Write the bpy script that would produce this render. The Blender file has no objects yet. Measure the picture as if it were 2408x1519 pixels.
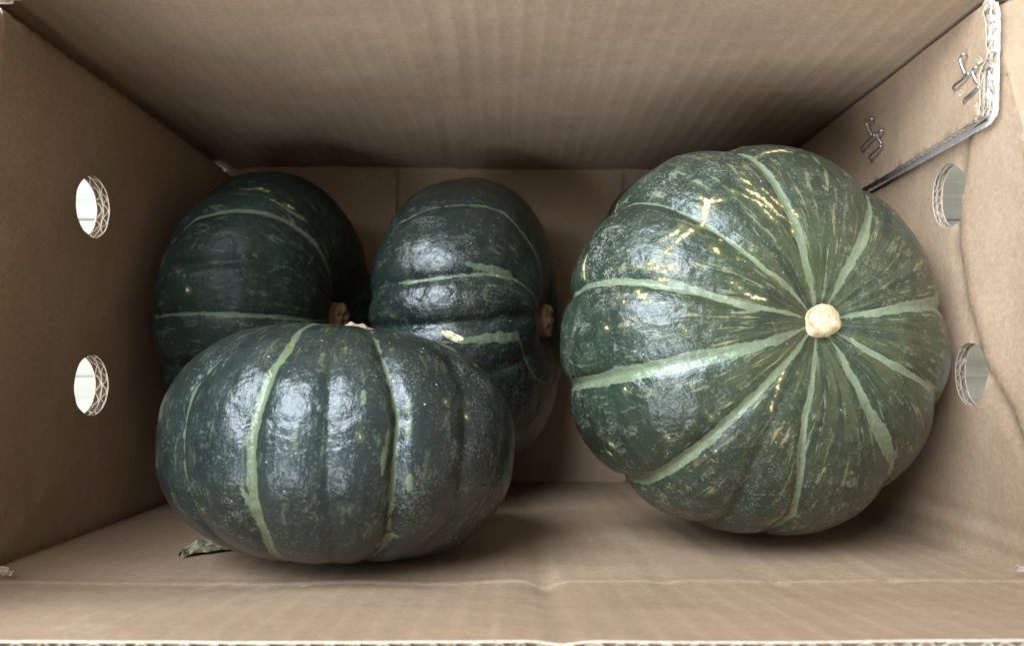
import bpy, bmesh, math, random
import numpy as np
from mathutils import Vector, Matrix, noise
from mathutils.geometry import delaunay_2d_cdt
from mathutils.kdtree import KDTree

random.seed(7)
rng = np.random.default_rng(7)
sc = bpy.context.scene
COL = sc.collection

# ------------------------------------------------------------------ camera
W, H, F = 2408.0, 1519.0, 1800.0           # photograph size (display px) and focal length in px
PITCH, YAW = math.atan(125.5 / F), -math.atan(12.0 / F)
CAM_Z = 0.606                               # straight above the box, looking down into it
cam_d = bpy.data.cameras.new("camera")
cam = bpy.data.objects.new("camera", cam_d)
COL.objects.link(cam)
cam_d.sensor_width = 36.0
cam_d.lens = F / W * 36.0
cam_d.clip_start, cam_d.clip_end = 0.01, 50
cam.location = (0, 0, CAM_Z)
ROT = Matrix.Rotation(PITCH, 3, 'X') @ Matrix.Rotation(YAW, 3, 'Y')
cam.rotation_euler = ROT.to_euler()
cam_d.dof.use_dof = True
cam_d.dof.focus_distance = 0.335
cam_d.dof.aperture_fstop = 11.0
sc.camera = cam

# ------------------------------------------------------------------ world, window light, exposure
world = bpy.data.worlds.new("World")
sc.world = world
world.use_nodes = True
bg = world.node_tree.nodes["Background"]
bg.inputs[0].default_value = (1.0, 0.93, 0.82, 1)
bg.inputs[1].default_value = 0.54

def area(name, loc, target, sx, sy, power, col):
    l = bpy.data.lights.new(name, 'AREA')
    l.shape = 'RECTANGLE'; l.size = sx; l.size_y = sy; l.energy = power; l.color = col
    o = bpy.data.objects.new(name, l); COL.objects.link(o)
    o.location = loc
    o.rotation_euler = (Vector(target) - Vector(loc)).to_track_quat('-Z', 'X').to_euler()
    return o
def aimed(name, d, dist, sx, sy, power):
    d = Vector(d).normalized()
    return area(name, Vector((0, 0, 0.3)) + d * dist, (0, 0, 0.3), sx, sy, power, (0.77, 0.885, 1.0))
aimed("window_light", (-0.47, 0.51, 0.72), 1.25, 0.90, 0.80, 54)
aimed("far_wall_fill", (-0.43, -0.55, 0.72), 1.5, 0.80, 0.75, 47)  # fill lamp added to brighten the far wall

sc.view_settings.view_transform = 'Standard'
sc.view_settings.look = 'None'
sc.view_settings.exposure = 0.0
sc.view_settings.gamma = 1.0
sc.view_settings.use_curve_mapping = False
sc.cycles.use_denoising = True
sc.cycles.max_bounces = 7
sc.cycles.diffuse_bounces = 5

# ------------------------------------------------------------------ helpers
def ray(u, v):
    return (ROT @ Vector(((u - W / 2) / F, -(v - H / 2) / F, -1.0)))
def at(u, v, D):
    r = ray(u, v); return Vector((0, 0, CAM_Z)) + r * (D / -r.z)
def at_x(u, v, X):
    r = ray(u, v); return Vector((0, 0, CAM_Z)) + r * (X / r.x)
RN = np.array(ROT)
def project(P):
    q = (P - np.array([0, 0, CAM_Z])) @ RN
    return np.stack([W / 2 + F * q[:, 0] / -q[:, 2], H / 2 - F * q[:, 1] / -q[:, 2]], 1)

def link(name, me, parent=None, mats=()):
    o = bpy.data.objects.new(name, me); COL.objects.link(o)
    for m in mats: me.materials.append(m)
    if parent is not None: o.parent = parent
    return o
def empty(name, loc, label, cat, group=None):
    o = bpy.data.objects.new(name, None); COL.objects.link(o)
    o.empty_display_size = 0.02
    o.location = loc; o['label'] = label; o['category'] = cat
    if group: o['group'] = group
    return o
def adopt(o, parent):
    o.parent = parent
    o.matrix_parent_inverse = Matrix.Translation(parent.location).inverted()

class NT:
    def __init__(s, name):
        s.m = bpy.data.materials.new(name); s.m.use_nodes = True
        s.t = s.m.node_tree; s.b = s.t.nodes["Principled BSDF"]
    def n(s, typ, ins=None, **kw):
        nd = s.t.nodes.new(typ)
        for k, v in kw.items(): setattr(nd, k, v)
        for k, v in (ins or {}).items(): s.put(nd.inputs[k], v)
        return nd
    def put(s, sock, v):
        if isinstance(v, bpy.types.NodeSocket): s.t.links.new(v, sock)
        elif hasattr(v, '__len__') and len(v) == 3 and sock.type == 'RGBA': sock.default_value = (*v, 1)
        else: sock.default_value = v
    def math(s, op, a, b=0.0, c=0.0, clamp=False):
        nd = s.n('ShaderNodeMath', {0: a, 1: b, 2: c}, operation=op, use_clamp=clamp); return nd.outputs[0]
    def mix(s, f, a, b, blend='MIX'):
        nd = s.n('ShaderNodeMix', data_type='RGBA', blend_type=blend)
        s.put(nd.inputs[0], f); s.put(nd.inputs[6], a); s.put(nd.inputs[7], b); return nd.outputs[2]
    def ramp(s, v, lo, hi, o0=0.0, o1=1.0):
        nd = s.n('ShaderNodeMapRange', {0: v, 1: lo, 2: hi, 3: o0, 4: o1}, interpolation_type='SMOOTHSTEP'); return nd.outputs[0]
    def noise(s, vec, scale, detail=3, rough=0.55, dist=0.0):
        nd = s.n('ShaderNodeTexNoise', {'Vector': vec, 'Scale': scale, 'Detail': detail, 'Roughness': rough, 'Distortion': dist}); return nd.outputs[0]
    def voro(s, vec, scale, feature='F1', out=0):
        nd = s.n('ShaderNodeTexVoronoi', {'Vector': vec, 'Scale': scale}, feature=feature); return nd.outputs[out]
    def attr(s, name, out=2):
        return s.n('ShaderNodeAttribute', attribute_name=name).outputs[out]
    def vscale(s, vec, v3):
        return s.n('ShaderNodeVectorMath', {0: vec, 1: v3}, operation='MULTIPLY').outputs[0]
    def vadd(s, vec, v3):
        return s.n('ShaderNodeVectorMath', {0: vec, 1: v3}, operation='ADD').outputs[0]
    def bump(s, h, dist, strength=1.0, normal=None):
        ins = {'Height': h, 'Distance': dist, 'Strength': strength}
        if normal is not None: ins['Normal'] = normal
        return s.n('ShaderNodeBump', ins).outputs[0]

# ------------------------------------------------------------------ materials
def mat_card(name, stripes=0.0, seed=0.0, base=(0.345, 0.238, 0.153)):
    k = NT(name); uv = k.n('ShaderNodeUVMap').outputs[0]
    uv = k.vadd(uv, (seed, seed * 1.7, 0))
    low = k.noise(uv, 14, 4, 0.6)
    mid = k.noise(uv, 90, 4, 0.6)
    fib = k.noise(k.vscale(uv, (700, 1500, 1)), 1.0, 3, 0.65)
    fine = k.noise(uv, 1400, 2, 0.6)
    col = k.mix(k.ramp(low, 0.3, 0.72), tuple(c * 0.88 for c in base), tuple(c * 1.1 for c in base))
    col = k.mix(k.ramp(mid, 0.42, 0.75, 0, 0.35), col, tuple(c * 0.82 for c in base))
    col = k.mix(k.ramp(fib, 0.5, 0.8, 0, 0.35), col, (base[0] * 1.3, base[1] * 1.3, base[2] * 1.3))
    gr = k.noise(uv, 420, 4, 0.7)
    col = k.mix(k.ramp(gr, 0.38, 0.68, 0, 0.55), col, tuple(c * 0.74 for c in base))
    col = k.mix(k.ramp(gr, 0.46, 0.28, 0, 0.5), col, tuple(c * 1.22 for c in base))
    # dark and pale fibre flecks
    fl = k.voro(k.vscale(uv, (260, 420, 1)), 1.0)
    flm = k.math('MULTIPLY', k.ramp(fl, 0.10, 0.04), k.ramp(k.noise(uv, 55, 2), 0.55, 0.68))
    col = k.mix(k.math('MULTIPLY', flm, 0.55), col, (0.10, 0.07, 0.045))
    pl = k.voro(k.vadd(k.vscale(uv, (170, 300, 1)), (3.3, 7.1, 0)), 1.0)
    plm = k.math('MULTIPLY', k.ramp(pl, 0.09, 0.03), k.ramp(k.noise(uv, 38, 2), 0.56, 0.7))
    col = k.mix(k.math('MULTIPLY', plm, 0.6), col, (0.62, 0.53, 0.42))
    # rubbed grey patches
    rub = k.math('MULTIPLY', k.ramp(k.noise(uv, 7.5, 5, 0.65, 0.6), 0.6, 0.78), k.ramp(k.noise(uv, 160, 3, 0.7), 0.38, 0.62))
    col = k.mix(k.math('MULTIPLY', rub, 0.5), col, (0.47, 0.42, 0.36))
    sx = k.n('ShaderNodeSeparateXYZ', {0: uv})
    wob = k.noise(k.vscale(uv, (10, 3, 1)), 1.0, 2)
    ph = k.math('ADD', k.math('MULTIPLY', sx.outputs[0], 2 * math.pi / 0.0112), k.math('MULTIPLY', wob, 6.0))
    wv = k.math('ADD', k.math('SINE', ph), k.math('MULTIPLY', k.math('SINE', k.math('MULTIPLY', ph, 2.0)), 0.15))
    amp = k.ramp(k.noise(k.vscale(uv, (9, 5, 1)), 1.0, 3), 0.32, 0.62, 0.40, 1.0)
    wv = k.math('MULTIPLY', wv, amp)
    col = k.mix(k.ramp(k.math('MULTIPLY', wv, stripes), 0.0, 1.0, 0, 0.16), col, tuple(c * 0.62 for c in base))  # rib shading also put into the colour as faint dark bands
    h = k.math('ADD', k.math('MULTIPLY', wv, stripes * 0.00022), k.math('MULTIPLY', fib, 0.00012))
    h = k.math('ADD', h, k.math('MULTIPLY', mid, 0.00045))
    h = k.math('ADD', h, k.math('MULTIPLY', fine, 0.00013))
    h = k.math('ADD', h, k.math('MULTIPLY', k.noise(uv, 32, 2), 0.0011))
    k.put(k.b.inputs['Normal'], k.bump(h, 1.0, 0.9))
    k.put(k.b.inputs['Base Color'], col)
    k.b.inputs['Roughness'].default_value = 0.78
    k.b.inputs['Specular IOR Level'].default_value = 0.25
    return k.m
CARD_STRIPE = mat_card("cardboard_ribbed", 1.0, 0.0)
CARD_NEAR = mat_card("cardboard_ribbed_near", 0.5, 3.1)
CARD_PLAIN = mat_card("cardboard_plain", 0.12, 5.3)
CARD_LEFT = mat_card("cardboard_plain_worn", 0.08, 9.7)

def mat_simple(name, col, col2, scale, rough=0.8, metal=0.0, bumpd=0.0003, spec=0.3):
    k = NT(name); c = k.n('ShaderNodeTexCoord').outputs['Object']
    nz = k.noise(c, scale, 5, 0.65)
    k.put(k.b.inputs['Base Color'], k.mix(k.ramp(nz, 0.32, 0.68), col, col2))
    k.put(k.b.inputs['Normal'], k.bump(k.noise(c, scale * 2.3, 4, 0.6), bumpd, 0.8))
    k.b.inputs['Roughness'].default_value = rough
    k.b.inputs['Metallic'].default_value = metal
    k.b.inputs['Specular IOR Level'].default_value = spec
    return k.m
CARD_CORE = mat_simple("cardboard_core", (0.26, 0.19, 0.13), (0.36, 0.27, 0.19), 300)
CARD_EDGE = mat_simple("cardboard_cut_edge", (0.38, 0.30, 0.22), (0.54, 0.45, 0.36), 500)
CARD_FLUTE = mat_simple("corrugated_medium", (0.34, 0.27, 0.20), (0.48, 0.40, 0.31), 500)
WHITE_LINER = mat_simple("white_outer_liner", (0.46, 0.44, 0.41), (0.60, 0.57, 0.53), 420, 0.95, 0.0, 0.0003, 0.1)
TORN = mat_simple("torn_paper_fibre", (0.62, 0.56, 0.47), (0.78, 0.74, 0.66), 400)
STEEL = mat_simple("galvanised_wire", (0.48, 0.49, 0.51), (0.62, 0.63, 0.65), 600, 0.42, 1.0, 0.0001, 0.5)

def mat_floor():
    k = NT("pale_floor_plank"); c = k.n('ShaderNodeTexCoord').outputs['Object']
    g = k.noise(k.vscale(c, (6, 90, 1)), 1.0, 5, 0.65)
    p = k.noise(c, 22, 4)
    col = k.mix(k.ramp(g, 0.3, 0.7), (0.225, 0.21, 0.16), (0.31, 0.295, 0.235))
    col = k.mix(k.ramp(p, 0.5, 0.75, 0, 0.5), col, (0.17, 0.155, 0.115))
    k.put(k.b.inputs['Base Color'], col)
    k.put(k.b.inputs['Normal'], k.bump(g, 0.0004, 0.6))
    k.b.inputs['Roughness'].default_value = 0.45
    return k.m
FLOOR_M = mat_floor()

def mat_skin(name, dark=(0.0125, 0.028, 0.0195), lite=(0.034, 0.060, 0.036), stripe=(0.15, 0.235, 0.125),
             mottle=1.0, dust=1.0, seed=0.0, tint=1.0, rough=0.25, spec=0.5):
    k = NT(name)
    oc = k.vadd(k.n('ShaderNodeTexCoord').outputs['Object'], (seed, seed * 0.37, seed * 1.3))
    sk = k.vadd(k.attr('sk', 1), (seed, 0, 0))        # (cos az, sin az, polar) : streaks run along meridians
    sep = k.n('ShaderNodeSeparateXYZ', {0: k.attr('sk', 1)})
    pol = sep.outputs[2]
    n_low = k.noise(oc, 28, 4, 0.6)
    n_mid = k.noise(oc, 120, 5, 0.65)
    n_fin = k.noise(oc, 520, 4, 0.65)
    st1 = k.noise(k.vscale(sk, (9, 9, 2.2)), 1.0, 5, 0.7, 0.25)
    st2 = k.noise(k.vscale(sk, (26, 26, 4.5)), 1.0, 5, 0.7, 0.4)
    col = k.mix(k.ramp(n_low, 0.32, 0.7), dark, tuple(0.45 * a + 0.55 * b for a, b in zip(dark, lite)))
    col = k.mix(k.math('MULTIPLY', k.ramp(n_mid, 0.45, 0.72), 0.75 * mottle), col, lite)
    # pale green flecks drawn out along the ribs
    fl = k.math('MULTIPLY', k.ramp(st2, 0.52, 0.62), k.ramp(n_mid, 0.47, 0.56))
    col = k.mix(k.math('MULTIPLY', fl, 0.7 * mottle), col, tuple(c * 0.75 for c in stripe))
    # tan and grey weathered blotches
    bl = k.math('MULTIPLY', k.ramp(k.noise(k.vscale(sk, (7, 7, 5)), 1.0, 5, 0.75, 0.6), 0.56, 0.66), k.ramp(n_fin, 0.44, 0.6))
    col = k.mix(k.math('MULTIPLY', bl, 0.55 * mottle), col, (0.15, 0.165, 0.105))
    bl2 = k.math('MULTIPLY', k.ramp(k.noise(k.vadd(oc, (7, 3, 1)), 70, 5, 0.75, 0.5), 0.60, 0.68), k.ramp(n_fin, 0.48, 0.6))
    col = k.mix(k.math('MULTIPLY', bl2, 0.6 * mottle * tint), col, (0.24, 0.21, 0.10))
    # tiny pale freckles
    vf = k.voro(oc, 420)
    fr = k.math('MULTIPLY', k.ramp(vf, 0.26, 0.14), k.ramp(k.noise(oc, 75, 3), 0.48, 0.64))
    col = k.mix(k.math('MULTIPLY', fr, 0.42 * mottle), col, (0.13, 0.19, 0.12))
    # olive and rust radiating from the stem
    near = k.ramp(pol, 1.05, 0.12)
    ol = k.math('MULTIPLY', near, k.ramp(st1, 0.36, 0.62))
    col = k.mix(k.math('MULTIPLY', ol, 0.6 * tint), col, (0.066, 0.078, 0.030))
    ru = k.math('MULTIPLY', k.ramp(pol, 1.5, 0.3), k.math('MULTIPLY', k.ramp(st2, 0.56, 0.65), k.ramp(n_low, 0.46, 0.58)))
    col = k.mix(k.math('MULTIPLY', ru, 0.75 * tint), col, (0.27, 0.175, 0.055))
    rs = k.math('MULTIPLY', near, k.ramp(st2, 0.57, 0.66))
    col = k.mix(k.math('MULTIPLY', rs, 0.55 * tint), col, (0.17, 0.20, 0.105))
    # stripes
    sd = k.attr('stripe')
    jag = k.math('ADD', k.math('MULTIPLY', k.math('SUBTRACT', st2, 0.5), 5.0), k.math('MULTIPLY', k.math('SUBTRACT', n_mid, 0.5), 5.5))
    jag = k.math('ADD', jag, k.math('MULTIPLY', k.math('SUBTRACT', n_fin, 0.5), 2.0))
    smask = k.math('MULTIPLY', k.ramp(k.math('ADD', sd, k.math('MULTIPLY', jag, k.math('MULTIPLY', k.attr('ragged'), 1.35))), -0.22, 0.3), k.ramp(st2, 0.72, 0.60, 0.25, 0.92))
    scol = k.mix(k.ramp(n_mid, 0.35, 0.7), stripe, tuple(c * 0.72 for c in stripe))
    scol = k.mix(k.ramp(st1, 0.5, 0.75, 0, 0.4), scol, (stripe[0] * 1.15, stripe[1] * 1.05, stripe[2] * 0.75))
    col = k.mix(smask, col, scol)
    # pale warts / dusty bloom in patches
    dm = k.attr('dusty')
    n_gr = k.noise(oc, 1000, 4, 0.7)
    du = k.math('MULTIPLY', k.ramp(n_gr, 0.50, 0.60), k.ramp(n_mid, 0.40, 0.56))
    col = k.mix(k.math('MULTIPLY', du, k.math('MULTIPLY', dm, 0.8), clamp=True), col, (0.33, 0.33, 0.27))
    du2 = k.math('MULTIPLY', k.ramp(n_gr, 0.57, 0.66), k.ramp(k.noise(oc, 45, 3), 0.45, 0.65))
    col = k.mix(k.math('MULTIPLY', du2, 0.32 * dust), col, (0.26, 0.31, 0.27))
    dots = k.math('MULTIPLY', k.ramp(k.voro(oc, 190), 0.075, 0.05), k.ramp(k.noise(oc, 34, 2), 0.5, 0.62))
    col = k.mix(k.math('MULTIPLY', dots, 0.75 * dust), col, (0.55, 0.57, 0.50))
    # corky scars
    scd = k.attr('scar')
    sm = k.ramp(k.math('ADD', scd, k.math('ADD', k.math('MULTIPLY', k.math('SUBTRACT', n_fin, 0.52), 3.6), k.math('MULTIPLY', k.math('SUBTRACT', n_gr, 0.5), 1.6))), -0.1, 0.35)
    ccol = k.mix(k.ramp(n_fin, 0.35, 0.65), (0.30, 0.205, 0.085), (0.54, 0.43, 0.25))
    halo = k.ramp(k.math('ADD', scd, k.math('MULTIPLY', k.math('SUBTRACT', n_mid, 0.5), 3.0)), -2.2, 0.2, 0, 0.5)
    col = k.mix(halo, col, (0.10, 0.105, 0.035))
    col = k.mix(sm, col, ccol)
    k.put(k.b.inputs['Base Color'], col)
    # leathery relief
    v1 = k.voro(oc, 330, 'SMOOTH_F1')
    h = k.math('MULTIPLY', k.noise(oc, 235, 3, 0.55, 0.4), 0.00105)
    h = k.math('ADD', h, k.math('MULTIPLY', v1, 0.0004))
    h = k.math('ADD', h, k.math('MULTIPLY', k.noise(oc, 640, 3, 0.6, 0.5), 0.00040))
    h = k.math('ADD', h, k.math('MULTIPLY', st2, 0.0005))
    h = k.math('ADD', h, k.math('MULTIPLY', k.noise(oc, 60, 2), 0.0024))
    h = k.math('ADD', h, k.math('MULTIPLY', sm, 0.0007))
    h = k.math('ADD', h, k.math('MULTIPLY', k.math('MULTIPLY', du, dm), 0.0006))
    k.put(k.b.inputs['Normal'], k.bump(h, 1.0, 0.52))
    r = k.math('ADD', rough, k.math('MULTIPLY', k.math('SUBTRACT', n_mid, 0.5), 0.16))
    r = k.math('ADD', r, k.math('MULTIPLY', sm, 0.35))
    r = k.math('ADD', r, k.math('MULTIPLY', k.math('MULTIPLY', du, dm), 0.3))
    k.put(k.b.inputs['Roughness'], r)
    k.b.inputs['Specular IOR Level'].default_value = spec
    return k.m

def mat_stem(name, a=(0.50, 0.36, 0.19), b=(0.70, 0.55, 0.34), c=(0.26, 0.16, 0.07)):
    k = NT(name); oc = k.n('ShaderNodeTexCoord').outputs['Object']
    n1 = k.noise(oc, 260, 5, 0.7); n2 = k.noise(oc, 900, 4, 0.7)
    col = k.mix(k.ramp(n1, 0.35, 0.65), a, b)
    col = k.mix(k.ramp(n2, 0.56, 0.72, 0, 0.75), col, c)
    cr = k.voro(oc, 330, 'DISTANCE_TO_EDGE')
    col = k.mix(k.ramp(cr, 0.05, 0.01, 0, 0.14), col, c)
    k.put(k.b.inputs['Base Color'], col)
    h = k.math('ADD', k.math('MULTIPLY', n1, 0.0015), k.math('MULTIPLY', n2, 0.0006))
    h = k.math('ADD', h, k.math('MULTIPLY', k.ramp(cr, 0.0, 0.08), 0.0001))
    k.put(k.b.inputs['Normal'], k.bump(h, 1.0, 1.0))
    k.b.inputs['Roughness'].default_value = 0.8
    k.b.inputs['Specular IOR Level'].default_value = 0.25
    return k.m

# ------------------------------------------------------------------ the floor under the box
floor_e = bpy.data.objects.new("floor", None); COL.objects.link(floor_e)
floor_e['kind'] = 'structure'
def plank_mesh():
    bm = bmesh.new()
    bmesh.ops.create_cube(bm, size=1.0)
    bmesh.ops.scale(bm, vec=(2.4, 0.1244, 0.02), verts=bm.verts)
    bmesh.ops.bevel(bm, geom=[e for e in bm.edges], offset=0.0008, segments=1, affect='EDGES')
    me = bpy.data.meshes.new("plank"); bm.to_mesh(me); bm.free(); me.materials.append(FLOOR_M)
    return me
pm = plank_mesh()
for i in range(-9, 10):
    o = bpy.data.objects.new("plank", pm); COL.objects.link(o); o.parent = floor_e
    o.location = (random.uniform(-0.15, 0.15), 0.0625 + i * 0.125, -0.01)

# ------------------------------------------------------------------ cardboard box
XL, XR, YT, YB = -0.2165, 0.2118, 0.1640, -0.0808
DB, TH = 0.594, 0.0075                     # depth of the inner bottom, board thickness
XF = XR - 0.0062                           # face of the stapled corner flap
box = empty("cardboard_box", (0, 0, 0), "open brown corrugated cardboard box holding the dark green squashes", "box")

def n2(x, y, s=1.0, z=0.0):
    return noise.noise(Vector((x * s, y * s, z)))
def sgauss(x, w): return math.exp(-(x / w) ** 2)
def sstep(a, b, x):
    t = max(0.0, min(1.0, (x - a) / (b - a))); return t * t * (3 - 2 * t)

def resample(poly, step, closed=True):
    out = []; n = len(poly)
    for i in range(n if closed else n - 1):
        a, b = Vector(poly[i]), Vector(poly[(i + 1) % n])
        m = max(1, int(math.ceil((b - a).length / step)))
        for j in range(m): out.append(a.lerp(b, j / m))
    if not closed: out.append(Vector(poly[-1]))
    return out
def area2(p): return sum(p[i][0] * p[(i + 1) % len(p)][1] - p[(i + 1) % len(p)][0] * p[i][1] for i in range(len(p)))
def inside(p, poly):
    c = False; j = len(poly) - 1
    for i in range(len(poly)):
        if (poly[i][1] > p[1]) != (poly[j][1] > p[1]) and p[0] < (poly[j][0] - poly[i][0]) * (p[1] - poly[i][1]) / (poly[j][1] - poly[i][1]) + poly[i][0]: c = not c
        j = i
    return c
def loop_normals(loop, into_ccw):
    n = len(loop); res = []
    for i in range(n):
        d = (loop[(i + 1) % n] - loop[i - 1])
        if d.length < 1e-9: d = Vector((1, 0))
        d.normalize(); nn = Vector((-d.y, d.x))
        res.append(nn if into_ccw else -nn)
    return res

def panel(name, P, outline, holes=(), th=TH, res=0.005, mat=None, outer=None, recess=0.0028, parent=None, flute=(), lam=0.0078, wave_axis=0, edge_res=0.0022, core=None):
    """P(s,t,n): n = 0 on the inner face, n = th on the outer face. flute: loops given as 'hole' or polylines (s,t)+side that get an open corrugated edge."""
    ol = resample(outline, max(edge_res, res * 0.5))
    if area2(ol) < 0: ol.reverse()
    hl = []
    for h in holes:
        q = resample(h, 0.0012)
        if area2(q) < 0: q.reverse()
        hl.append(q)
    pts, edges = [], []
    loops = []
    for L in [ol] + hl:
        b = len(pts); m = len(L); pts += [Vector(p) for p in L]
        edges += [(b + i, b + (i + 1) % m) for i in range(m)]; loops.append(range(b, b + m))
    kd = KDTree(len(pts))
    for i, p in enumerate(pts): kd.insert((p.x, p.y, 0), i)
    kd.balance()
    x0, x1 = min(p.x for p in ol), max(p.x for p in ol); y0, y1 = min(p.y for p in ol), max(p.y for p in ol)
    nx, ny = int((x1 - x0) / res) + 1, int((y1 - y0) / res) + 1
    for i in range(nx + 1):
        for j in range(ny + 1):
            p = Vector((x0 + (x1 - x0) * (i + 0.5 * (j % 2)) / nx, y0 + (y1 - y0) * j / ny))
            if kd.find((p.x, p.y, 0))[2] < res * 0.45: continue
            if inside(p, ol) and not any(inside(p, h) for h in hl): pts.append(p)
    vo, eo, fo, _, _, _ = delaunay_2d_cdt(pts, edges, [], 0, 1e-7)
    tris = []
    for f in fo:
        c = sum((vo[i] for i in f), Vector((0, 0))) / len(f)
        if inside(c, ol) and not any(inside(c, h) for h in hl):
            a, b, cc = (vo[i] for i in f[:3])
            tris.append(tuple(f) if (b - a).cross(cc - a) > 0 else tuple(reversed(f)))
    V, Fc, M, UV = [], [], [], []
    def add(st, n): V.append(P(st[0], st[1], n)); UV.append((st[0], st[1])); return len(V) - 1
    i0 = [add(p, 0.0) for p in vo]; i1 = [add(p, th) for p in vo]
    # orientation: inner face looks away from the outer one
    f = tris[len(tris) // 2]
    nrm = (V[i0[f[1]]] - V[i0[f[0]]]).cross(V[i0[f[2]]] - V[i0[f[0]]])
    flip = nrm.dot(V[i1[f[0]]] - V[i0[f[0]]]) > 0
    for f in tris:
        a = [i0[i] for i in f]; b = [i1[i] for i in f]
        Fc.append(a[::-1] if flip else a); M.append(0)
        Fc.append(b if flip else b[::-1]); M.append(1)
    lip = 0.0005
    for li, L in enumerate([ol] + hl):
        nr = loop_normals(L, li == 0)
        prof = [(0, 0.0), (0, lip), (recess, lip), (recess, th - lip), (0, th - lip), (0, th)]
        rows = [[add(L[i] + nr[i] * off, n) for i in range(len(L))] for off, n in prof]
        for r in range(5):
            for i in range(len(L)):
                j = (i + 1) % len(L)
                q = [rows[r][i], rows[r][j], rows[r + 1][j], rows[r + 1][i]]
                Fc.append(q if (li == 0) == flip else q[::-1]); M.append(3 if r in (0, 4) else 2)
    me = bpy.data.meshes.new(name)
    me.from_pydata([tuple(v) for v in V], [], Fc)
    me.polygons.foreach_set('material_index', M)
    uvl = me.uv_layers.new(name='UVMap')
    li = np.zeros(len(me.loops), dtype=np.int32); me.loops.foreach_get('vertex_index', li)
    uvl.data.foreach_set('uv', np.array(UV)[li].astype(np.float32).ravel())
    for p, m in zip(me.polygons, M): p.use_smooth = m < 2
    me.update()
    o = link(name, me, parent or box, (mat, outer or WHITE_LINER, core or CARD_CORE, CARD_EDGE))
    for fl in flute:
        if isinstance(fl, int):
            L = resample(hl[fl], 0.0005); nr = loop_normals(L, False); closed = True
        else:
            L = resample(fl[0], 0.0005, False); d = Vector(fl[1]); nr = [d] * len(L); closed = False
        flute_strip(o, L, nr, closed, P, th, lam, wave_axis, recess)
    return o

def flute_strip(parent, L, nr, closed, P, th, lam, ax, recess):
    V, Fc = [], []
    paper = 0.00032
    layers = [(0.5, 0.0, 0.0), (0.26, 0.20, 0.0), (0.75, 0.21, 1.3)]
    rj = [n2(p.x, p.y, 260, 3.0) * 0.0006 for p in L]
    for frac, a, ph in layers:
        rows = [[], [], [], []]
        for i, p in enumerate(L):
            w = p[ax]; lm = lam * (0.78 if frac < 0.5 else 1.0)
            c = th * (frac + a * math.sin(2 * math.pi * w / lm + ph + 3.2 * n2(p.x, p.y, 75) + 1.6 * n2(p.y, p.x, 260)) * (0.85 + 0.3 * n2(p.x, p.y, 150, 2.0)))
            e = p + nr[i] * (0.0003 + abs(rj[i])); b = p + nr[i] * (recess + 0.0004)
            for r, (q, n) in enumerate(((b, c - paper / 2), (e, c - paper / 2), (e, c + paper / 2), (b, c + paper / 2))):
                V.append(P(q[0], q[1], n)); rows[r].append(len(V) - 1)
        m = len(L)
        for r in range(3):
            for i in range(m if closed else m - 1):
                j = (i + 1) % m
                Fc.append((rows[r][i], rows[r][j], rows[r + 1][j], rows[r + 1][i]))
    me = bpy.data.meshes.new("flute_edge"); me.from_pydata([tuple(v) for v in V], [], Fc); me.update()
    return link("flute_edge", me, parent, (CARD_FLUTE,))

def circle(cx, cy, rx, ry, wob=0.03, seed=0, n=48):
    return [Vector((cx + rx * math.cos(a) * (1 + wob * n2(math.cos(a), math.sin(a), 2.0, seed)), cy + ry * math.sin(a) * (1 + wob * n2(math.cos(a), math.sin(a), 2.0, seed + 5)))) for a in (2 * math.pi * i / n for i in range(n))]

def sidepix(u, v, X):                       # (Y, depth) of a photo point on a side wall at X
    p = at_x(u, v, X); return Vector((p.y, CAM_Z - p.z))
OPL, OPR, OPB, OPT = 0.3215, 0.3150, 0.3045, 0.318   # depth of the rim: left, right, near, far

# --- left wall: (s,t) = (Y, depth)
def P_left(s, t, n):
    b = 0.0016 * n2(s, t, 9, 1.0) + 0.0006 * n2(s, t, 30, 2.0)
    b += 0.003 * sstep(0.42, 0.58, t) * sgauss(s - 0.03, 0.07) * -1
    b -= 0.0110 * sstep(YT - 0.0060, YT - 0.0030, s) + 0.0025 * sstep(YB + 0.003, YB + 0.0008, s)
    b += 0.0009 * sgauss((s - 0.148 + 0.02 * (t - 0.4)), 0.004)
    b += 0.0010 * sgauss((s + 0.06 - (t - 0.36) * 0.6), 0.003) * sstep(0.40, 0.34, t)
    return Vector((XL + b - n, s, CAM_Z - t))
hA = sidepix(221, 487, XL); hB = sidepix(217, 906, XL)
lw = [(YB - 0.002, OPL), (YT + 0.002, OPL), (YT + 0.002, 0.583), (YT - 0.0045, 0.585), (YT - 0.0045, 0.604), (YB - 0.002, 0.604)]
panel("wall_panel", P_left, lw, [circle(hA.x, hA.y, 0.0160, 0.0170, 0.05, 1), circle(hB.x, hB.y, 0.0158, 0.0168, 0.05, 4)], mat=CARD_LEFT, flute=(0, 1), wave_axis=0)
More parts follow.
